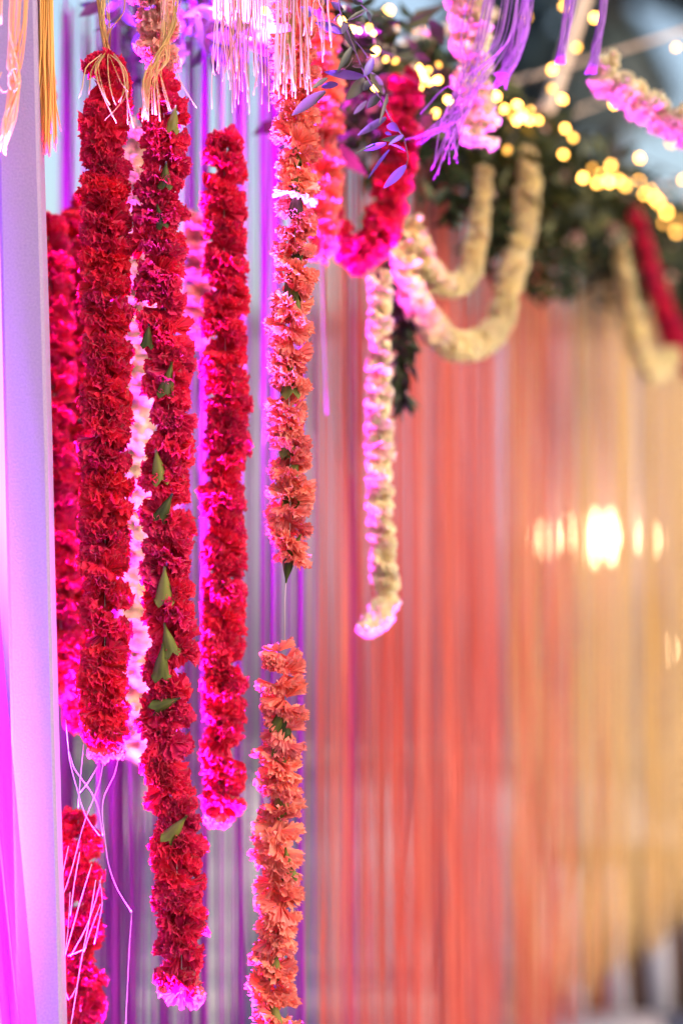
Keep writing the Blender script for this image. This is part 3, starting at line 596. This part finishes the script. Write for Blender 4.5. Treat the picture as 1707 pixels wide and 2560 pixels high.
mb = MB(); mb.tube(spline([tuple(v+Vector((0, .01, .008))) for v in near if abs(v.z-(BZ-.1)) < .2][::2], .03), .0012, 4); part('cord', mb.mesh('cord', BLACKM), sl)

# ---------------------------------------------------------------- far lamps on the wall, planter
ball = MB(); ball.add(vs, [(j*n+k, j*n+(k+1) % n, (j+1)*n+(k+1) % n, (j+1)*n+k) for j in range(4) for k in range(n)]); GM = ball.mesh('glass_globe', LAMPG)
for (x, y, s, lab) in ((1492, 1345, .066, 'big warm lit lamp behind the yellow strings, left of its pair'), (1545, 1342, .066, 'big warm lit lamp behind the yellow strings, right of its pair'), (1365, 1348, .034, 'leftmost small warm lamp behind the coral strings'), (1430, 1330, .026, 'small warm lamp just left of the two big lamps'), (1625, 1350, .026, 'small dim warm lamp just right of the two big lamps'), (1655, 1625, .016, 'tiny low warm lamp near the right edge, below the others')):
    v = P(x, y, WY-.25); t = thing('wall_lamp', (v.x, WY, v.z), lab, 'lamp', 'lit lamps on the far wall')
    part('globe', GM, t, Matrix.Translation(v) @ Matrix.Diagonal((s, s, s*1.45, 1)))
    mb = MB(); mb.tube([(v.x, WY, v.z-s*1.4), (v.x, v.y, v.z-s*1.5)], .012, 6); mb.box((v.x-.04, WY-.015, v.z-s*1.5-.06), (v.x+.04, WY-.001, v.z-s*1.5+.06)); part('bracket', mb.mesh('bracket', BLACKM), t)
pl = thing('slatted_planter', (1.0, 6.9, 0), 'brown and white slatted box at the lower right corner', 'planter')
mb = MB(); mb.box((.62, 6.9, .0), (1.7, 7.3, .45)); part('box', mb.mesh('box', BROWN), pl)
sm = MB(); sm.box((-.034, -.02, 0), (.034, 0, .44)); sme = sm.mesh('slat', WHITEB)
for k in range(9): part('slat', sme, pl, Matrix.Translation((.66+k*.125, 6.897, .005)) @ Matrix.Rotation(-.06, 4, 'Y'))

# ---------------------------------------------------------------- LED uplights standing on the floor
def uplight(loc, target, power, col, size, label, blend=.5, rad=.05):
    t = thing('uplight', (loc[0], loc[1], 0), label, 'uplight', 'violet LED uplights on the floor')
    d = (Vector(target)-Vector(loc)).normalized(); q = d.to_track_quat('Z', 'Y').to_matrix().to_4x4(); M = Matrix.Translation(Vector(loc)-d*.03) @ q
    mb = MB(); mb.tube([M @ Vector((0, 0, -.14)), M @ Vector((0, 0, -.01))], .065, 16); part('housing', mb.mesh('housing', BLACKM), t)
    mb = MB(); mb.tube([M @ Vector((0, 0, -.012)), M @ Vector((0, 0, -.004))], .055, 16); part('lens', mb.mesh('lens', LEDM), t)
    mb = MB(); mb.box((loc[0]-.075, loc[1]-.06, .001), (loc[0]+.075, loc[1]+.06, .02)); mb.box((loc[0]-.08, loc[1]-.01, .02), (loc[0]-.072, loc[1]+.01, loc[2]-.08)); mb.box((loc[0]+.072, loc[1]-.01, .02), (loc[0]+.08, loc[1]+.01, loc[2]-.08)); part('stand', mb.mesh('stand', BLACKM), t)
    l = bpy.data.lights.new('uplight_beam', 'SPOT'); l.energy = power; l.color = col; l.spot_size = R(size); l.spot_blend = blend; l.shadow_soft_size = rad
    o = bpy.data.objects.new('uplight_beam', l); C.objects.link(o); o.parent = t
    o.matrix_basis = W[t.name].inverted() @ Matrix.Translation(Vector(loc)+d*.02) @ (-d).to_track_quat('Z', 'Y').to_matrix().to_4x4()
uplight((-.36, 3.26, .28), (-.375, 3.38, 1.5), 1200, (.85, .022, 1.0), 44, 'violet uplight on the floor nearest the post, under the red garlands', .9)
uplight((-.225, 3.20, .28), (-.15, 3.16, 1.5), 680, (.85, .022, 1.0), 36, 'violet uplight on the floor under the gap right of the second red garland', .9)
uplight((-.64, 2.87, .28), (-.43, 3.04, 2.0), 3900, (.40, .13, 1.0), 38, 'violet uplight on the floor in front of the white post', .8)
uplight((-.13, 3.38, .28), (.0, 3.54, 1.9), 520, (.66, .022, 1.0), 20, 'violet uplight on the floor behind the coral garland', .9)
uplight((.26, 3.30, .28), (.37, 3.56, 2.1), 620, (.62, .03, 1.0), 24, 'violet uplight on the floor under the pale cream garlands', .9)
